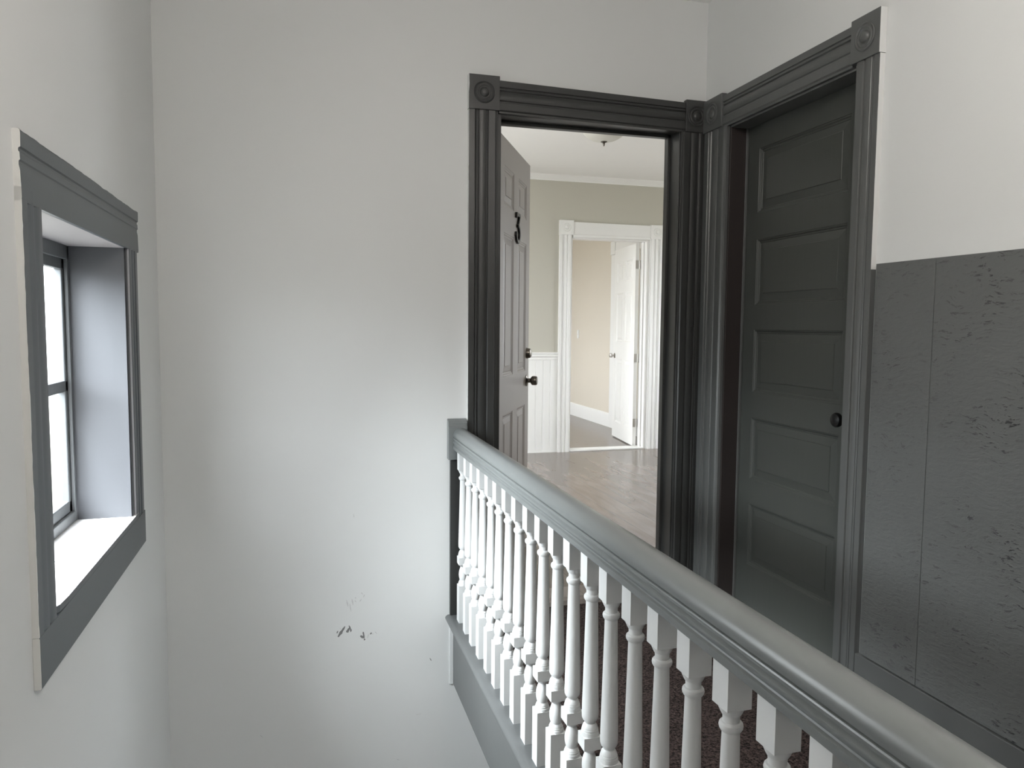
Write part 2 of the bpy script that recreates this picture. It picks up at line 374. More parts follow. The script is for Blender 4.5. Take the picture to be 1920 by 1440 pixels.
mb = MB().prism([(YB-0.025, FL), (YB-0.02, FL+0.022), (YB-0.0, FL+0.030), (YB+0.14, FL+0.030), (YB+0.165, FL+0.015), (YB+0.165, FL), ], lambda p, t: (t, p[0], p[1]), DX0+0.018, DX1-0.005)
tag(mb.build('trim_2', 'threshold', None, (1.3, YB, FL), bevel=0.002), 'worn wooden threshold in the open doorway', 'threshold', 'structure')

# right doorway
t3 = empty('trim_3', (XR, 2.67, FL), 'dark grey fluted casing with round corner blocks around the closed door', 'door casing', 'structure'); t3['pc'] = XR; t3['dado'] = 0.20
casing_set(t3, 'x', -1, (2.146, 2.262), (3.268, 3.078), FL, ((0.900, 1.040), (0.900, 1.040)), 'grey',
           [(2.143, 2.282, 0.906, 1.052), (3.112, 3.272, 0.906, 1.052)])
mb = MB()
mb.box(XR-0.004, XR+0.14, RY0, RY0+0.012, FL, RZ1); mb.box(XR-0.004, XR+0.14, RY0, RY1, 0.890, RZ1)
mb.box(XR+0.125, XR+0.139, RY0, RY1, FL, RZ1)
mb.box(XR-0.004, XR+0.084, RY1-0.012, RY1, FL, RZ1, 1)
mb.box(XR+0.072, XR+0.084, RY1-0.018, RY1-0.012, FL, 0.89)
mb.build('door_jamb', ['grey', 'jambbrown'], t3, (XR, RY0, FL), bevel=0.0015)

def framed_door(mb, W, T, z0, z1, panels, P, depth=0.011, mold=0.016, bev=0.034, field=0.004, both=False):
    """panels: (u0, u1, za, zb); P(u, d, z): d measured out of the face; builds face with recessed raised panels"""
    us = sorted({0, W} | {p[0] for p in panels} | {p[1] for p in panels}); zs = sorted({z0, z1} | {p[2] for p in panels} | {p[3] for p in panels})
    inside = lambda u, z: any(p[0] < u < p[1] and p[2] < z < p[3] for p in panels)
    def quad(u0, u1, za, zb, d): mb.add([P(u0, d, za), P(u1, d, za), P(u1, d, zb), P(u0, d, zb)], [(0, 1, 2, 3)])
    for i in range(len(us)-1):
        for j in range(len(zs)-1):
            if not inside((us[i]+us[i+1])/2, (zs[j]+zs[j+1])/2): quad(us[i], us[i+1], zs[j], zs[j+1], 0)
    def ring(pa, pb):
        (a0, a1, b0, b1, d0), (c0, c1, e0, e1, d1) = pa, pb
        mb.add([P(a0, d0, b0), P(a1, d0, b0), P(a1, d0, b1), P(a0, d0, b1), P(c0, d1, e0), P(c1, d1, e0), P(c1, d1, e1), P(c0, d1, e1)],
               [(0, 1, 5, 4), (1, 2, 6, 5), (2, 3, 7, 6), (3, 0, 4, 7)])
    for u0, u1, za, zb in panels:
        st = [(0, 0), (0.002, -depth*0.25), (mold*0.35, -depth*0.3), (mold*0.65, -depth*0.75), (mold, -depth*0.8), (mold+0.0015, -depth),
              (mold+bev, -field-0.0025), (mold+bev+0.0015, -field)]
        pr = None
        for ins, d in st:
            cur = (u0+ins, u1-ins, za+ins, zb-ins, d)
            if pr: ring(pr, cur)
            pr = cur
        quad(pr[0], pr[1], pr[2], pr[3], pr[4])
    # edges and back
    for a, b_ in (((0, z0), (W, z0)), ((W, z0), (W, z1)), ((W, z1), (0, z1)), ((0, z1), (0, z0))):
        mb.add([P(a[0], 0, a[1]), P(b_[0], 0, b_[1]), P(b_[0], -T, b_[1]), P(a[0], -T, a[1])], [(0, 1, 2, 3)])
    mb.add([P(0, -T, z0), P(W, -T, z0), P(W, -T, z1), P(0, -T, z1)], [(0, 3, 2, 1)])
    return mb

# five panel door in the right wall (closed); hinge edge at the far end
XD = XR+0.085
d2 = empty('door_2', (XD, 2.68, FL), 'closed dark grey door of five stacked panels with a black knob', 'door', 'structure')
W2 = 3.064-2.290
mb = framed_door(MB(), W2, 0.036, FL+0.008, 0.888, [(3.064-2.975, 3.064-2.398, a, b) for a, b in ((.507,.786),(.103,.391),(-.285,-.006),(-.678,-.400),(-1.070,-.790))],
                 lambda u, d, z: (XD-d, 3.064-u, z))
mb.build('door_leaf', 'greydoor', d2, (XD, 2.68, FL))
mb = MB().lathe([(.0005,0),(.026,0),(.026,.004),(.0085,.006),(.0085,.030),(.016,.034),(.026,.042),(.0275,.050),(.024,.058),(.012,.063),(.0005,.064)], (XD, 2.354, -0.335), (-1,0,0), 32)
mb.build('door_knob', 'blackmetal', d2, (XD, 2.354, -0.335), smooth=40)
for z in (0.546, -0.98):
    MB().lathe([(.0005,-.048),(.006,-.048),(.006,.048),(.0005,.048)], (XD-0.007, 3.066, z), (0,0,1), 16).build('hinge', 'greydoor', d2, (XD-0.007, 3.066, z), smooth=40)

# ------------------------------------------------------------------ white six panel door with the 3, standing open into the flat
SIX = lambda W: [(.195*W/.868, .430*W/.868), (.545*W/.868, .770*W/.868)]
ROWS = [(.588,.776),(-.250,.455),(-1.105,-.440)]
ang = math.atan2(0.77, 0.403); th = Vector((math.cos(ang), math.sin(ang), 0)); nn = Vector((th.y, -th.x, 0)); hp = Vector((0.877, 3.424, 0))
PL = lambda u, d, z: tuple(hp+th*u+nn*d+Vector((0,0,z)))
d1 = empty('door_1', (hp.x, hp.y, FL), 'white six panel door with a black number 3, standing open', 'door', 'structure')
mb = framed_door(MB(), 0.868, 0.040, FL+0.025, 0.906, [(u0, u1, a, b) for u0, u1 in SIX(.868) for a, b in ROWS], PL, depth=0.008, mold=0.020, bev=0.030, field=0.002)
mb.build('door_leaf', 'doorwhite_shaded', d1, (hp.x, hp.y, FL))
# black wooden numeral: outline swept as a thick ribbon with a flag-topped three
def ribbon(pts, wid):
    L = []; R = []
    for i, p in enumerate(pts):
        a = pts[max(0, i-1)]; b = pts[min(len(pts)-1, i+1)]; t = (Vector(b)-Vector(a)).normalized(); n = Vector((-t.y, t.x))
        L.append(tuple(Vector(p)+n*wid[i]/2)); R.append(tuple(Vector(p)-n*wid[i]/2))
    return L, R
def swept(mb, pts, wid, d):
    L, R = ribbon(pts, wid)
    for i in range(len(pts)-1):
        q = [L[i], R[i], R[i+1], L[i+1]]
        vs = [PL(0.503+p[0], 0.0, 0.514+p[1]) for p in q] + [PL(0.503+p[0], d, 0.514+p[1]) for p in q]
        mb.add(vs, [(0,1,2,3),(7,6,5,4),(0,1,5,4),(1,2,6,5),(2,3,7,6),(3,0,4,7)])
mb = MB()
swept(mb, [(-.040,.048),(-.036,.066),(0,.066),(.040,.066),(.044,.062)], [.012,.020,.016,.016,.010], .012)
swept(mb, [(.044,.066),(.026,.040),(.006,.014),(-.006,.006)], [.010,.015,.016,.015], .012)
arc = [(-.008, .008)] + [(.000+.044*math.cos(t), -.032+.042*math.sin(t)) for t in [math.radians(a) for a in range(95, -200, -15)]]
swept(mb, arc, [.012]+[.019 if 3 < i < 13 else .015 for i in range(len(arc)-1)], .012)
mb.lathe([(.0005,0),(.012,0),(.012,.012),(.0005,.012)], PL(0.503-.040, 0, 0.514-.042), tuple(nn), 20)
mb.build('numeral', 'black', d1, PL(0.503, 0, 0.514))
mb = MB().lathe([(.0005,0),(.031,0),(.031,.003),(.026,.022),(.019,.026),(.0005,.026)], PL(.815, 0, -.152), tuple(nn), 32)
o = mb.build('deadbolt', 'bronze', d1, PL(.815, 0, -.152), smooth=35)
mb = MB().lathe([(.0005,0),(.033,0),(.033,.003),(.024,.007),(.013,.010),(.0125,.024),(.020,.028),(.0255,.033),(.0265,.045),(.0255,.056),(.022,.062),(.010,.064),(.0005,.064)], PL(.815, 0, -.308), tuple(nn), 36)
mb.build('door_knob', 'bronze', d1, PL(.815, 0, -.308), smooth=35)

# ------------------------------------------------------------------ right wall boards
tag(MB().box(XR-0.013, XR, 1.8845, 2.131, -1.120, 0.217).build('trim_4', 'osb', None, (XR, 0, -1.12), bevel=0.001), 'narrow grey painted board beside the dark door casing', 'wall panel', 'structure')
tag(MB().box(XR-0.013, XR, -0.9, 1.8825, -1.120, 0.217).build('trim_5', 'osb', None, (XR, 0, -1.12), bevel=0.001), 'wide grey painted strand board full of dark nicks', 'wall panel', 'structure')
tag(MB().box(XR-0.019, XR, -0.9, 2.1455, FL, -1.124).build('baseboard_right', 'grey', None, (XR, 0, FL), bevel=0.0015), 'plain grey baseboard under the grey wall boards', 'baseboard', 'structure')
mb = MB().prism([(XR, YB), (XR-0.005, YB), (XR-0.005, YB-0.012), (XR-0.0035, YB-0.022), (XR, YB-0.028)], lambda p, t: (p[0], p[1], t), FL+0.20, 0.168)
mb.box(XR-0.006, XR, YB-0.031, YB, FL, FL+0.20).box(XR-0.010, XR, YB-0.031, YB, FL+0.20, FL+0.215)
tag(mb.build('trim_6', 'grey', None, (XR, YB, FL)), 'thin grey strip in the corner between the two dark door casings', 'corner trim', 'structure')

# ------------------------------------------------------------------ landing edge and railing
XC = 0.688                         # line of the balusters
nose = [(0.690, FL-0.001), (0.650, FL-0.001), (0.636, FL-0.003), (0.628, FL-0.009), (0.6255, FL-0.016), (0.628, FL-0.024), (0.636, FL-0.030), (0.662, FL-0.031), (0.690, FL-0.031)]
nose = [(x, z+0.004) for x, z in nose]
tag(MB().prism(nose, lambda p, t: (p[0], t, p[1]), -0.12, YB).build('trim_7', 'greybase', None, (XC, 0, FL), smooth=40), 'rounded grey nosing board that the balusters stand on', 'nosing', 'structure')
tag(MB().box(0.662, 0.690, -0.12, YB, -1.628, FL-0.027).build('trim_8', 'greybase', None, (XC, 0, -1.628), bevel=0.001), 'broad grey fascia board below the baluster nosing', 'fascia', 'structure')
tag(MB().box(0.645, 0.662, YB-0.006, YB, -1.628, FL-0.028).build('trim_9', 'wall', None, (0.65, YB, -1.628), bevel=0.001), 'thin white strip on the end wall beside the grey fascia', 'trim', 'structure')

rail = empty('stair_railing', (XC, 1.6, FL), 'grey handrail on white turned balusters along the landing edge', 'railing')
half = [(.0355,-.5425),(.036,-.541),(.036,-.5285),(.0345,-.5270),(.0315,-.5255),(.0305,-.5225),(.0325,-.5185),(.0350,-.5155),(.0360,-.5125),(.0355,-.5095),(.0335,-.5070),(.0305,-.5045),
        (.0300,-.5015),(.0325,-.4995),(.0355,-.4975),(.0362,-.4950),(.0350,-.4925),(.0310,-.4910),(.0270,-.4900),(.0255,-.4885)]
cz, ea, eb = -.4805, .0350, .0300
start = math.radians(-18)
half += [(ea*math.cos(t)*1.0, cz+eb*math.sin(t)) for t in [start+(PI/2-start)*i/12 for i in range(12)]]
prof = [(XC+dx, z) for dx, z in half] + [(XC, cz+eb)] + [(XC-dx, z) for dx, z in half[::-1]]
mb = MB()
NY = 24; ys = [-0.10+(YB-0.040+0.10)*i/NY for i in range(NY+1)]; n = len(prof)
rr = random.Random(3)
for i in range(NY):
    mb.prism(prof, lambda p, t: (p[0], t, p[1]), ys[i], ys[i+1], caps=False)
bmv = MB(); bmv.v = [(x, y, z) for y in ys for x, z in prof]
bmv.f = [(i*n+k, i*n+(k+1) % n, (i+1)*n+(k+1) % n, (i+1)*n+k) for i in range(NY) for k in range(n)] + [tuple(range(n-1, -1, -1)), tuple(range(NY*n, NY*n+n))]
bmv.mi = [0]*len(bmv.f)
bmv.build('handrail', 'greyrail', rail, (XC, 1.6, -.5425), smooth=28)
# moulded block on the end wall that takes the rail
mb = MB().prism([(YB,-.590),(YB-.040,-.590),(YB-.040,-.443),(YB-.034,-.439),(YB-.034,-.427),(YB-.028,-.420),(YB-.010,-.412),(YB,-.410)], lambda p, t: (t, p[0], p[1]), 0.633, 0.718)
mb.build('wall_block', 'greyrail', rail, (XC, YB, -.59), bevel=0.002)
MB().box(0.645, 0.720, YB-0.018, YB, FL+0.004, -.590).build('half_post', 'greydark', rail, (XC, YB, FL), bevel=0.0015)
# turned baluster: square blocks where the turning radius exceeds the square
BP = [(-.528,.06),(-.6262,.06),(-.6266,.0222),(-.6290,.0218),(-.6320,.0206),(-.6325,.0198),(-.6355,.0190),(-.6385,.0174),(-.6410,.0160),(-.6415,.0148),(-.645,.0144),(-.6535,.0142),
      (-.6545,.0175),(-.657,.0195),(-.661,.0203),(-.665,.0195),(-.6685,.0175),(-.670,.0154),(-.674,.0150),(-.76,.0168),(-.80,.0176),(-.88,.0194),(-.935,.0207),(-.957,.0210),(-.967,.0205),(-.973,.0180),
      (-.978,.0140),(-.980,.0128),(-.9815,.0128),(-.982,.0140),(-.985,.0165),(-.9885,.0185),(-.9925,.0197),(-.993,.0190),(-.9945,.0190),(-.995,.0205),(-.9985,.0212),(-.999,.0203),(-1.0005,.0203),(-1.001,.0217),(-1.0065,.0226),(-1.0108,.0226),(-1.0112,.06),
      (-1.0428,.06),(-1.0432,.0218),(-1.0455,.0212),(-1.0475,.0195),(-1.048,.0175),(-1.0505,.0160),(-1.053,.0135),(-1.056,.0122),(-1.059,.0126),(-1.063,.0138),(-1.067,.0152),(-1.072,.0168),(-1.078,.0180),(-1.085,.0187),(-1.092,.0189),(-1.098,.0185),(-1.104,.0176),(-1.110,.0160),(-1.1145,.0143),
      (-1.115,.0150),(-1.118,.0172),(-1.1215,.0188),(-1.122,.0181),(-1.1235,.0181),(-1.124,.0198),(-1.1275,.0206),(-1.128,.0198),(-1.1295,.0198),(-1.130,.0215),(-1.1345,.0226),(-1.1370,.0226),(-1.1374,.06),(FL+0.003,.06)]
SQ = 0.0229; SEG = 48
def baluster_mesh():
    vs = []; fs = []; L0 = FL+0.003
    for z, r in BP:
        for k in range(SEG):
            t = PI/4+2*PI*k/SEG; c, s_ = math.cos(t), math.sin(t)
            rs = SQ/max(abs(c), abs(s_)); q = min(r, rs); vs.append((c*q, s_*q, z-L0))
    m_ = len(BP)
    for i in range(m_-1):
        for k in range(SEG):
            a = i*SEG+k; b = i*SEG+(k+1) % SEG; fs.append((a, a+SEG, b+SEG, b))
    fs += [tuple(range(SEG)), tuple(range(m_*SEG-1, (m_-1)*SEG-1, -1))]
    me = bpy.data.meshes.new('baluster'); me.from_pydata(vs, [], fs); me.materials.append(M['white'])
    bm = bmesh.new(); bm.from_mesh(me); bmesh.ops.recalc_face_normals(bm, faces=bm.faces); bm.to_mesh(me); bm.free()
    for p in me.polygons: p.use_smooth = True
    me.set_sharp_from_angle(angle=math.radians(24))
    return me
bal = bpy.data.objects.new('baluster', baluster_mesh()); COL.objects.link(bal)
for i in range(26):
    o = bal if i == 0 else bal.copy()
    if i: COL.objects.link(o)
    o.parent = rail
    o.location = (rr.uniform(-.0008, .0008), 3.183+0.0229-0.12535*i-1.6+rr.uniform(-.002, .002), 0.003)
    o.rotation_euler = (0, 0, rr.uniform(-.02, .02))

paint_edge(t3, lambda w, t, d: (XR-.0195-d, 2.146+w, t), .20, .906, (XR, 2.146, .5), wmax=.003, seed=5)
# ------------------------------------------------------------------ left window
w1 = empty('window_1', (XL, 2.2, WZ0), 'deep stairwell window in grey casing with a white sill', 'window', 'structure')
WC = [(0,0),(0,.018),(.02,.0205),(.26,.021),(.28,.015),(.33,.0145),(.40,.018),(.50,.0215),(.57,.021),(.62,.0155),(.66,.0150),(.72,.0185),(.80,.0205),(.97,.021),(1,.019),(1,0)]
for nm, uo, ui in (('casing_leg', 1.718, 1.841), ('casing_leg', 2.833, 2.707)):
    mb = MB(); w = ui-uo
    mb.prism(WC, lambda p, t: (XL+p[1]*.62, uo+p[0]*w, t), -.665 if uo < 2 else -.645, 0.266)
    mb.mi[0] = 1
    if uo > 2: mb.mi[len(WC)-2] = 2
    mb.build(nm, ['greywin', 'trimwhite', 'liptrim'], w1, (XL, (uo+ui)/2, -.65), smooth=25)
MB().box(XL, XL+0.010, 2.833, 2.846, -.645, -.387).build('repair_strip', 'greywin', w1, (XL, 2.79, -.636), bevel=0.001)
HC = [(0,0),(0,.019),(.02,.0225),(.06,.0235),(.25,.0230),(.27,.0165),(.31,.016),(.33,.0195),(.43,.0205),(.45,.0165),(.50,.016),(.58,.0195),(.95,.0215),(1,.020),(1,0)]
HC = [(p[0], p[1]+0.001*(i not in (0, len(HC)-1))) for i, p in enumerate(HC)]
mb = MB().prism(HC, lambda p, t: (XL+p[1]*.60, t, 0.3775-p[0]*0.139), 1.718, 2.857)
k = len(HC); mb.mi[k] = 1; mb.mi[k+1] = 1
mb.build('head_casing', ['greywin', 'trimwhite'], w1, (XL, 2.25, 0.2385), smooth=25)
mb = MB().box(XL, XL+0.0135, 1.717, 2.845, -.756, -.646)
ap = mb.build('apron', ['greywin', 'trimwhite'], w1, (XL, 2.25, -.745), bevel=0.001)
for p in ap.data.polygons:
    if abs(p.normal.y) > .9: p.material_index = 1
# stool: two boards with an open seam
st = MB()
def stool(x0, x1, y0, y1): st.box(x0, x1, y0, y1, -.651, -.629)
stool(XL-.191, XL-.0935, WY0, WY1); stool(XL-.0925, XL, WY0, WY1)
r = 0.05
pl = [(XL, 1.850), (XL+0.006, 1.853), (XL+0.0115, 1.868), (XL+0.0145, 1.925), (XL+0.0145, 2.730), (XL+0.012, 2.740), (XL, 2.742)]
st.prism(pl, lambda p, t: (p[0], p[1], t), -.645, -.629)
so = st.build('sill', ['sill', 'greywin'], w1, (XL, 2.2, -.651), bevel=0.0006, seg=1)
for p in so.data.polygons:
    if p.normal.z < .5: p.material_index = 1
paint_edge(w1, lambda w, t, d: (XL+.0122+d, 1.718+w, t), -.665, .262, (XL, 1.72, 0), wmax=.005, seed=6, mat='trimwhite')
paint_edge(w1, lambda w, t, d: (XL+.0136+d, 1.717+w, t), -.754, -.648, (XL, 1.72, -.7), wmax=.004, seed=7, mat='trimwhite')
paint_edge(w1, lambda w, t, d: (XL+.0137+d, t, .3765-w), 1.719, 2.855, (XL, 2.2, .37), wmax=.004, step=.02, seed=8, mat='wall')
# lining of the opening
mb = MB()
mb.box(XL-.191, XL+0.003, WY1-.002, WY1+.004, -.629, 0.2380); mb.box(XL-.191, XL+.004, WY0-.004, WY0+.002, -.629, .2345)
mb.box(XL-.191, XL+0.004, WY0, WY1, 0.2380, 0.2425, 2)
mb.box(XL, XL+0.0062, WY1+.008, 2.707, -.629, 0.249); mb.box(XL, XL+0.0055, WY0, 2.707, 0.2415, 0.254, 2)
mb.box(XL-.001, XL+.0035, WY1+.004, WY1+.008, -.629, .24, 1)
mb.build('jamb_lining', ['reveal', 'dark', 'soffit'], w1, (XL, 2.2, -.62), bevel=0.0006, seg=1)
# stops and sash
xs0 = XL-.155
mb = MB()
mb.box(xs0-.011, xs0, WY1-.018, WY1, -.629, 0.2385); mb.box(xs0-.011, xs0, WY0, WY0+.018, -.629, 0.2385)
mb.box(xs0-.011, xs0, WY0, WY1, .196, 0.2385); mb.box(xs0-.014, xs0-.001, WY0, WY1, -.629, -.596)
mb.build('stop_bead', 'sashdark', w1, (xs0, 2.2, -.62), bevel=0.002)
xa = xs0-.012; xb = xs0-.035
mb = MB()
mb.box(xb, xa, WY1-.036, WY1, -.629, .20); mb.box(xb, xa, WY0, WY0+.036, -.629, .20)
mb.box(xb, xa, WY0, WY1, .165, .212); mb.box(xb, xa, WY0, WY1, -.629, -.560); mb.box(xb, xa, WY0, WY1, -.215, -.180)
sash = mb.build('sash', 'sashdark', w1, (xb, 2.2, -.62), bevel=0.003)
MB().box(xb+.004, xb+.007, WY0+.02, WY1-.02, -.60, .19).build('pane', 'glass', sash, (xb, 2.2, -.6))

# ------------------------------------------------------------------ the flat beyond the doorway
RX0, RX1, Y3 = -0.57, 5.2, 7.352
FW = (4.6, 6.1, -0.55, 1.05)        # its window, in the left wall, out of view
mb = MB(); slab_with_hole(mb, 'x', RX0-.14, RX0, YB+.14, Y3, FR-.05, CE+.1, [FW]); tag(mb.build('wall_flat_left', 'greige'), 'greige wall of the flat with its window, hidden behind the open door', 'wall', 'structure')
FW2 = (5.0, 6.4, -0.55, 1.05)
mb = MB(); slab_with_hole(mb, 'x', RX1, RX1+.14, YB+.14, Y3, FR-.05, CE+.1, [FW2]); tag(mb.build('wall_flat_right', 'greige'), 'greige right wall of the flat, out of sight', 'wall', 'structure')
OX0, OX1 = 2.688, 3.530
mb = MB(); slab_with_hole(mb, 'y', Y3, Y3+.12, RX0, RX1, FR-.05, CE+.1, [(OX0, OX1, FR, .905)])
tag(mb.build('wall_flat_far', 'greige'), 'greige far wall of the flat around the white inner doorway', 'wall', 'structure')
mb = MB(); slab_with_hole(mb, 'y', YB+.14, YB+.15, RX0, RX1, FR-.05, CE+.1, [(DX0, DX1, FL, DZ1)])
tag(mb.build('wall_flat_near', 'greige'), 'greige inner face of the doorway wall', 'wall', 'structure')
tag(MB().box(RX0, RX1, YB+.15, Y3, FR-.05, FR).build('floor_flat', 'laminate'), 'glossy grey brown laminate floor of the flat', 'floor', 'structure')
tag(MB().box(RX0-.14, RX1+.14, YB+.14, 12.2, CE, CE+.1).build('ceiling_flat', 'ceiling'), 'white uneven plaster ceiling of the flat', 'ceiling', 'structure')
cr = [(0, 0), (-.006, 0), (-.010, .012), (-.020, .018), (-.030, .034), (-.042, .044), (-.046, .055), (0, .055)]
tag(MB().prism(cr, lambda p, t: (t, Y3+p[0], CE-.055+p[1]), RX0, RX1).build('trim_10', 'trimwhite', None, (2, Y3, CE-.055), smooth=30), 'white crown moulding along the far wall of the flat', 'crown moulding', 'structure')
# inner doorway
t11 = empty('trim_11', (3.1, Y3, FR), 'white fluted casing with round corner blocks around the inner doorway', 'door casing', 'structure'); t11['pc'] = Y3
casing_set(t11, 'y', -1, (2.556, 2.686), (3.695, 3.556), FR, ((.904, 1.058), (.908, 1.055)), 'trimwhite', [(2.552, 2.699, .925, 1.071), (3.554, 3.699, .918, 1.062)], 0.95, th=1.5, side='trimwhite', plain=True)
mb = MB()
mb.box(OX0, OX0+.012, Y3-.004, Y3+.12, FR, .905); mb.box(OX1-.006, OX1+.03, Y3-.006, Y3+.143, FR, .905); mb.box(OX0, OX1, Y3-.004, Y3+.12, .893, .905)
mb.box(OX1-.020, OX1-.008, Y3+.045, Y3+.085, FR, .893)
mb.build('door_jamb', 'trimwhite', t11, (OX0, Y3, FR), bevel=0.0015)
tag(MB().box(OX0+.012, OX1-.008, Y3-.02, Y3+.12, FR, FR+.016).build('trim_12', 'trimwhite', None, (3.1, Y3, FR), bevel=0.004), 'low white threshold strip in the inner doorway', 'threshold', 'structure')
# wainscot of grooved boards either side of the inner doorway
def wainscot(name, x0, x1, label):
    mb = MB(); z0 = FR+.012; z1 = -.338; x = x1 if x1 < 3 else x0; bw = .0775
    n = int((x1-x0)/bw)
    for i in range(n):
        a = x1-(i+1)*bw if x1 < 3 else x0+i*bw
        mb.prism([(a, 0), (a, .006), (a+.003, .009), (a+bw-.009, .009), (a+bw-.006, .006), (a+bw-.004, .008), (a+bw-.001, .006), (a+bw, 0)], lambda p, t: (p[0], Y3-p[1], t), z0, z1)
    o = mb.build(name, 'trimwhite', None, (x0, Y3, FR)); tag(o, label, 'wainscot', 'structure')
    xa, xb_ = (x1-n*bw, x1) if x1 < 3 else (x0, x0+n*bw)
    o['_b'] = [x0, Y3, FR]
    MB().prism([(0,-.342),(.012,-.342),(.016,-.330),(.012,-.322),(.014,-.312),(.022,-.304),(.024,-.292),(.018,-.286),(.024,-.280),(.028,-.272),(.026,-.264),(0,-.262)], lambda p, t: (t, Y3-p[0], p[1]), xa, xb_).build('chair_rail', 'trimwhite', o, (x0, Y3, -.34), smooth=30)
    MB().box(xa, xb_, Y3-.014, Y3, FR, FR+.014).build('base_strip', 'trimwhite', o, (x0, Y3, FR))
wainscot('trim_13', 0.9, 2.555, 'white beadboard wainscot with a moulded cap between the open door and the inner doorway')
wainscot('trim_14', 3.697, 4.4, 'white beadboard wainscot just right of the inner doorway')

# room beyond the inner doorway
XW = 3.872
tag(MB().box(XW, XW+.12, Y3+.12, 12.2, FR-.05, CE+.1).build('wall_inner_right', 'beige'), 'beige wall with a light switch seen through the inner doorway', 'wall', 'structure')
tag(MB().box(0.2, 5.2, 12.2, 12.32, FR-.05, CE+.1).build('wall_inner_far', 'beige'), 'beige end wall of the inner room, out of sight', 'wall', 'structure')
IW = (8.3, 10.3, -0.75, 1.05)
mb = MB(); slab_with_hole(mb, 'x', 0.2, 0.34, Y3+.12, 12.2, FR-.05, CE+.1, [IW]); tag(mb.build('wall_inner_left', 'beige'), 'beige window wall of the inner room, out of sight', 'wall', 'structure')
tag(MB().box(0.34, XW, Y3, 12.2, FR-.05, FR).build('floor_inner', 'laminate'), 'grey brown laminate floor of the inner room', 'floor', 'structure')
bb = [(0, 0), (.017, 0), (.017, .15), (.013, .165), (.008, .178), (0, .18)]
tag(MB().prism(bb, lambda p, t: (XW-p[0], t, FR+p[1]), Y3+.12, 12.2).build('baseboard_inner', 'trimwhite', None, (XW, 10, FR), smooth=30), 'tall white baseboard along the beige wall', 'baseboard', 'structure')
mb = MB().box(XW-.018, XW, 8.93, 9.055, FR, .91).box(XW-.026, XW, 8.925, 9.065, .91, 1.075).box(XW-.018, XW, 8.1, 8.925, .92, 1.06)
tag(mb.build('trim_15', 'trimwhite', None, (XW, 9, FR), bevel=0.003), 'white casing with a plain corner block on the beige wall behind the inner door', 'door casing', 'structure')
# six panel door, opened against the beige wall
hp3 = Vector((3.470, 7.492, 0)); e3 = Vector((3.575, 8.292, 0)); W3 = (e3-hp3).length; th3 = (e3-hp3).normalized(); n3 = Vector((-th3.y, th3.x, 0))
P3_ = lambda u, d, z: tuple(hp3+th3*u+n3*d+Vector((0,0,z)))
d3 = empty('door_3', (hp3.x, hp3.y, FR), 'bright white six panel door open in the inner doorway', 'door', 'structure')
mb = framed_door(MB(), W3, .038, FR+.012, .888, [(u0, u1, a, b) for u0, u1 in ((.13*W3, .45*W3), (.55*W3, .87*W3)) for a, b in ((.50,.735),(-.170,.390),(-1.10,-.36))], P3_, depth=.010, mold=.022, bev=.028, field=.002)
mb.build('door_leaf', 'doorwhite_shaded2', d3, (hp3.x, hp3.y, FR))
mb = MB().lathe([(.0005,0),(.030,0),(.030,.004),(.012,.010),(.012,.026),(.022,.031),(.027,.040),(.026,.055),(.018,.062),(.0005,.063)], P3_(W3-.06, 0, -.330), tuple(n3), 28)
mb.build('door_knob', 'nickel', d3, P3_(W3-.06, 0, -.33), smooth=35)
for z in (.665, -.33, -1.03):
    mb = MB().lathe([(.0005,-.045),(.007,-.045),(.007,.045),(.0005,.045)], P3_(-.002, -.045, z), (0,0,1), 14)
    mb.add([P3_(-.0015, -.030, z-.045), P3_(-.0015, 0, z-.045), P3_(-.0015, 0, z+.045), P3_(-.0015, -.030, z+.045), P3_(0, -.030, z-.045), P3_(0, 0, z-.045), P3_(0, 0, z+.045), P3_(0, -.030, z+.045)],
           [(0,1,2,3),(7,6,5,4),(0,1,5,4),(1,2,6,5),(2,3,7,6),(3,0,4,7)])
    mb.build('hinge', 'nickel', d3, P3_(0, 0, z), smooth=35)

# light switch on the beige wall
sw = empty('light_switch', (XW, 10.25, -.165), 'small cream light switch on the beige wall beyond the inner doorway', 'light switch')
MB().box(XW-.006, XW, 10.212, 10.288, -.165, -.045).build('plate', 'trimwhite', sw, (XW, 10.25, -.165), bevel=0.003)
MB().box(XW-.014, XW-.005, 10.244, 10.256, -.118, -.094).build('toggle', 'trimwhite', sw, (XW, 10.25, -.118), bevel=0.002)
# ceiling light
LX, LY = 2.222, 5.4
cl = empty('ceiling_light', (LX, LY, CE), 'flush ceiling bowl light with a bronze finial, glimpsed below the door head', 'ceiling light')
MB().lathe([(.0005,0),(.075,0),(.075,-.012),(.055,-.022),(.010,-.022),(.008,-.12),(.0005,-.12)], (LX, LY, CE), (0,0,1), 32).build('canopy', 'bronze', cl, (LX, LY, CE), smooth=35)
bw = [(.165*math.cos(t), -.040-.095*math.sin(t)) for t in [i*PI/2/14 for i in range(14)]]
pr_ = [(.160,-.030),(.167,-.032)] + bw + [(.012,-.135),(.012,-.132)] + [(r_-.004 if r_ > .02 else r_, h+.004) for r_, h in bw[::-1]] + [(.160,-.030)]
MB().lathe(pr_, (LX, LY, CE), (0,0,1), 48, cap=False).build('bowl', 'lampglass', cl, (LX, LY, CE), smooth=35)
MB().lathe([(.0005,-.126),(.024,-.132),(.024,-.137),(.012,-.142),(.007,-.147),(.009,-.152),(.006,-.158),(.0045,-.166),(.0005,-.168)], (LX, LY, CE), (0,0,1), 24).build('finial', 'bronze', cl, (LX, LY, CE), smooth=35)

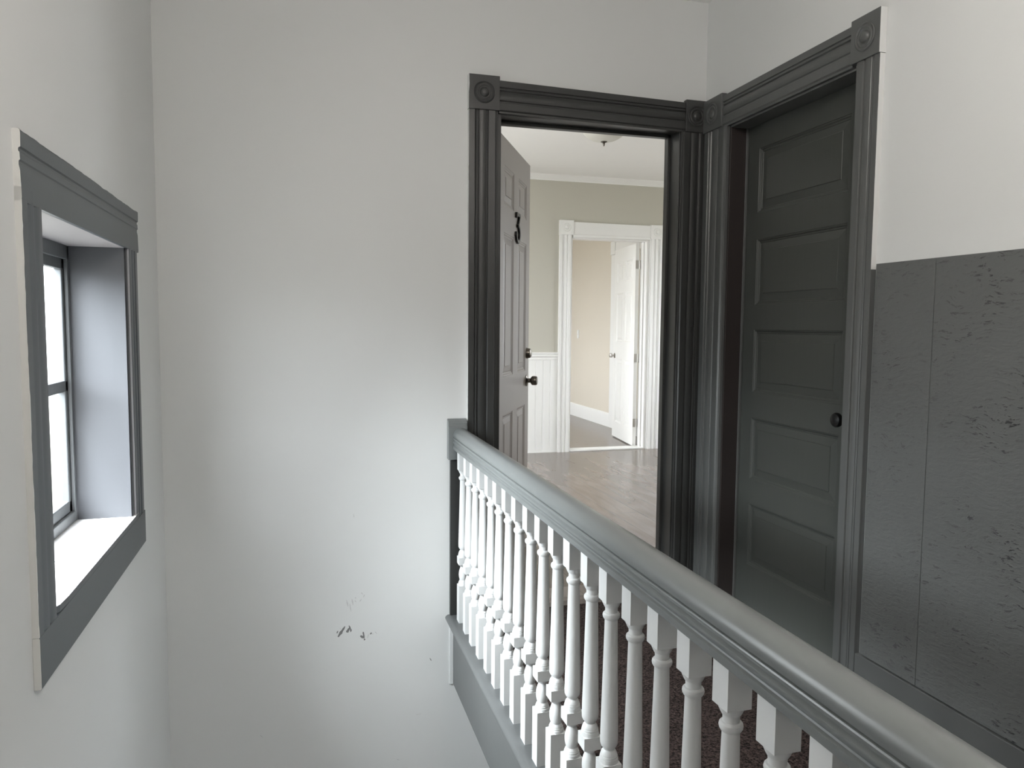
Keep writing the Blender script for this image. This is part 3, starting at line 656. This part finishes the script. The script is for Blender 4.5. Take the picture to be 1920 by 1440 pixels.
# ------------------------------------------------------------------ daylight
wd = bpy.data.worlds.new('overcast sky'); SC.world = wd; wd.use_nodes = True
nt = wd.node_tree; bg = nt.nodes['Background']
tc = N(nt, 'ShaderNodeTexCoord'); sep = N(nt, 'ShaderNodeSeparateXYZ'); nt.links.new(tc.outputs['Generated'], sep.inputs[0])
rp = N(nt, 'ShaderNodeValToRGB'); mr = N(nt, 'ShaderNodeMapRange'); mr.inputs[1].default_value = -1; mr.inputs[2].default_value = 1
nt.links.new(sep.outputs['Z'], mr.inputs[0]); nt.links.new(mr.outputs[0], rp.inputs[0])
e = rp.color_ramp.elements; e[0].position = 0.44; e[0].color = (0.22, 0.22, 0.21, 1); e[1].position = 0.52; e[1].color = (0.72, 0.76, 0.81, 1)
e2 = rp.color_ramp.elements.new(1.0); e2.color = (1.05, 1.09, 1.16, 1)
nt.links.new(rp.outputs[0], bg.inputs['Color']); bg.inputs['Strength'].default_value = 10.0

def portal(name, loc, direc, sx, sy):
    l = bpy.data.lights.new(name, 'AREA'); l.shape = 'RECTANGLE'; l.size = sx; l.size_y = sy; l.cycles.is_portal = True
    o = bpy.data.objects.new(name, l); COL.objects.link(o); o.location = (loc[0], loc[1], loc[2]+H)
    o.rotation_euler = Vector(direc).to_track_quat('-Z', 'Y').to_euler()
    return o
def daylight(name, loc, direc, sx, sy, power, col):
    l = bpy.data.lights.new(name, 'AREA'); l.shape = 'RECTANGLE'; l.size = sx; l.size_y = sy; l.energy = power; l.color = col
    o = bpy.data.objects.new(name, l); COL.objects.link(o); o.location = (loc[0], loc[1], loc[2]+H)
    o.rotation_euler = Vector(direc).to_track_quat('-Z', 'Z').to_euler()
    return o
portal('window_sky_portal', (XL-.20, (WY0+WY1)/2, (WZ0+WZ1)/2), (1, 0, 0), WY1-WY0, WZ1-WZ0)
daylight('stair_window_daylight', (XL-2.0, 1.75, 1.45), (1, 0.15, -.8), 2.4, 1.8, 810, (0.90, 0.95, 1.0))
# added unseen fill lights: a point above the frame, an area below the landing
lp = bpy.data.lights.new('added_hall_fill', 'POINT'); lp.energy = 39; lp.color = (1.0, 0.935, 0.875); lp.shadow_soft_size = 0.18
lo = bpy.data.objects.new('added_hall_fill', lp); COL.objects.link(lo); lo.location = (0.72, 0.55, 1.24+H)
daylight('added_lower_fill', (XR+.5, 1.1, -2.6), (-1, 0.1, 0), .7, 1.0, 26, (0.97, 0.98, 1.0))
daylight('flat_window_daylight', (RX0-.35, 5.35, 0.25), (1, 0, 0), 1.5, 1.6, 42, (0.97, 0.98, 1.0))
daylight('flat_side_window_daylight', (RX1+.35, 5.7, 0.25), (-1, 0, 0), 1.4, 1.6, 3, (1.0, 0.95, 0.88))
daylight('inner_window_daylight', (0.0, 9.3, 0.15), (1, 0, 0), 2.0, 1.8, 14, (1.0, 0.98, 0.93))

# ------------------------------------------------------------------ camera
yaw, pitch, roll = math.radians(15.75138992), math.radians(-4.34667939), math.radians(0.46780355)
f = Vector((math.sin(yaw)*math.cos(pitch), math.cos(yaw)*math.cos(pitch), math.sin(pitch)))
r0 = Vector((math.cos(yaw), -math.sin(yaw), 0)); u0 = r0.cross(f)
rr_ = r0*math.cos(roll)+u0*math.sin(roll); uu = -r0*math.sin(roll)+u0*math.cos(roll)
cam = bpy.data.cameras.new('camera'); cam.sensor_width = 36; cam.sensor_fit = 'HORIZONTAL'; cam.lens = 1424.33/1920*36; cam.clip_start = 0.02
co = bpy.data.objects.new('camera', cam); COL.objects.link(co)
mtx = Matrix((rr_, uu, -f)).transposed().to_4x4(); mtx.translation = Vector((0, 0, H)); co.matrix_world = mtx
SC.camera = co

for o in bpy.data.objects:
    if '_b' in o: del o['_b']
    if 'pc' in o: del o['pc']
    if 'dado' in o: del o['dado']
SC.view_settings.view_transform = 'Standard'; SC.view_settings.look = 'None'; SC.view_settings.gamma = 1.0
SC.view_settings.use_curve_mapping = False; SC.view_settings.exposure = 0.45
SC.cycles.use_denoising = True; SC.cycles.max_bounces = 10; SC.cycles.diffuse_bounces = 6; SC.cycles.transparent_max_bounces = 12
SC.cycles.sample_clamp_indirect = 6.0
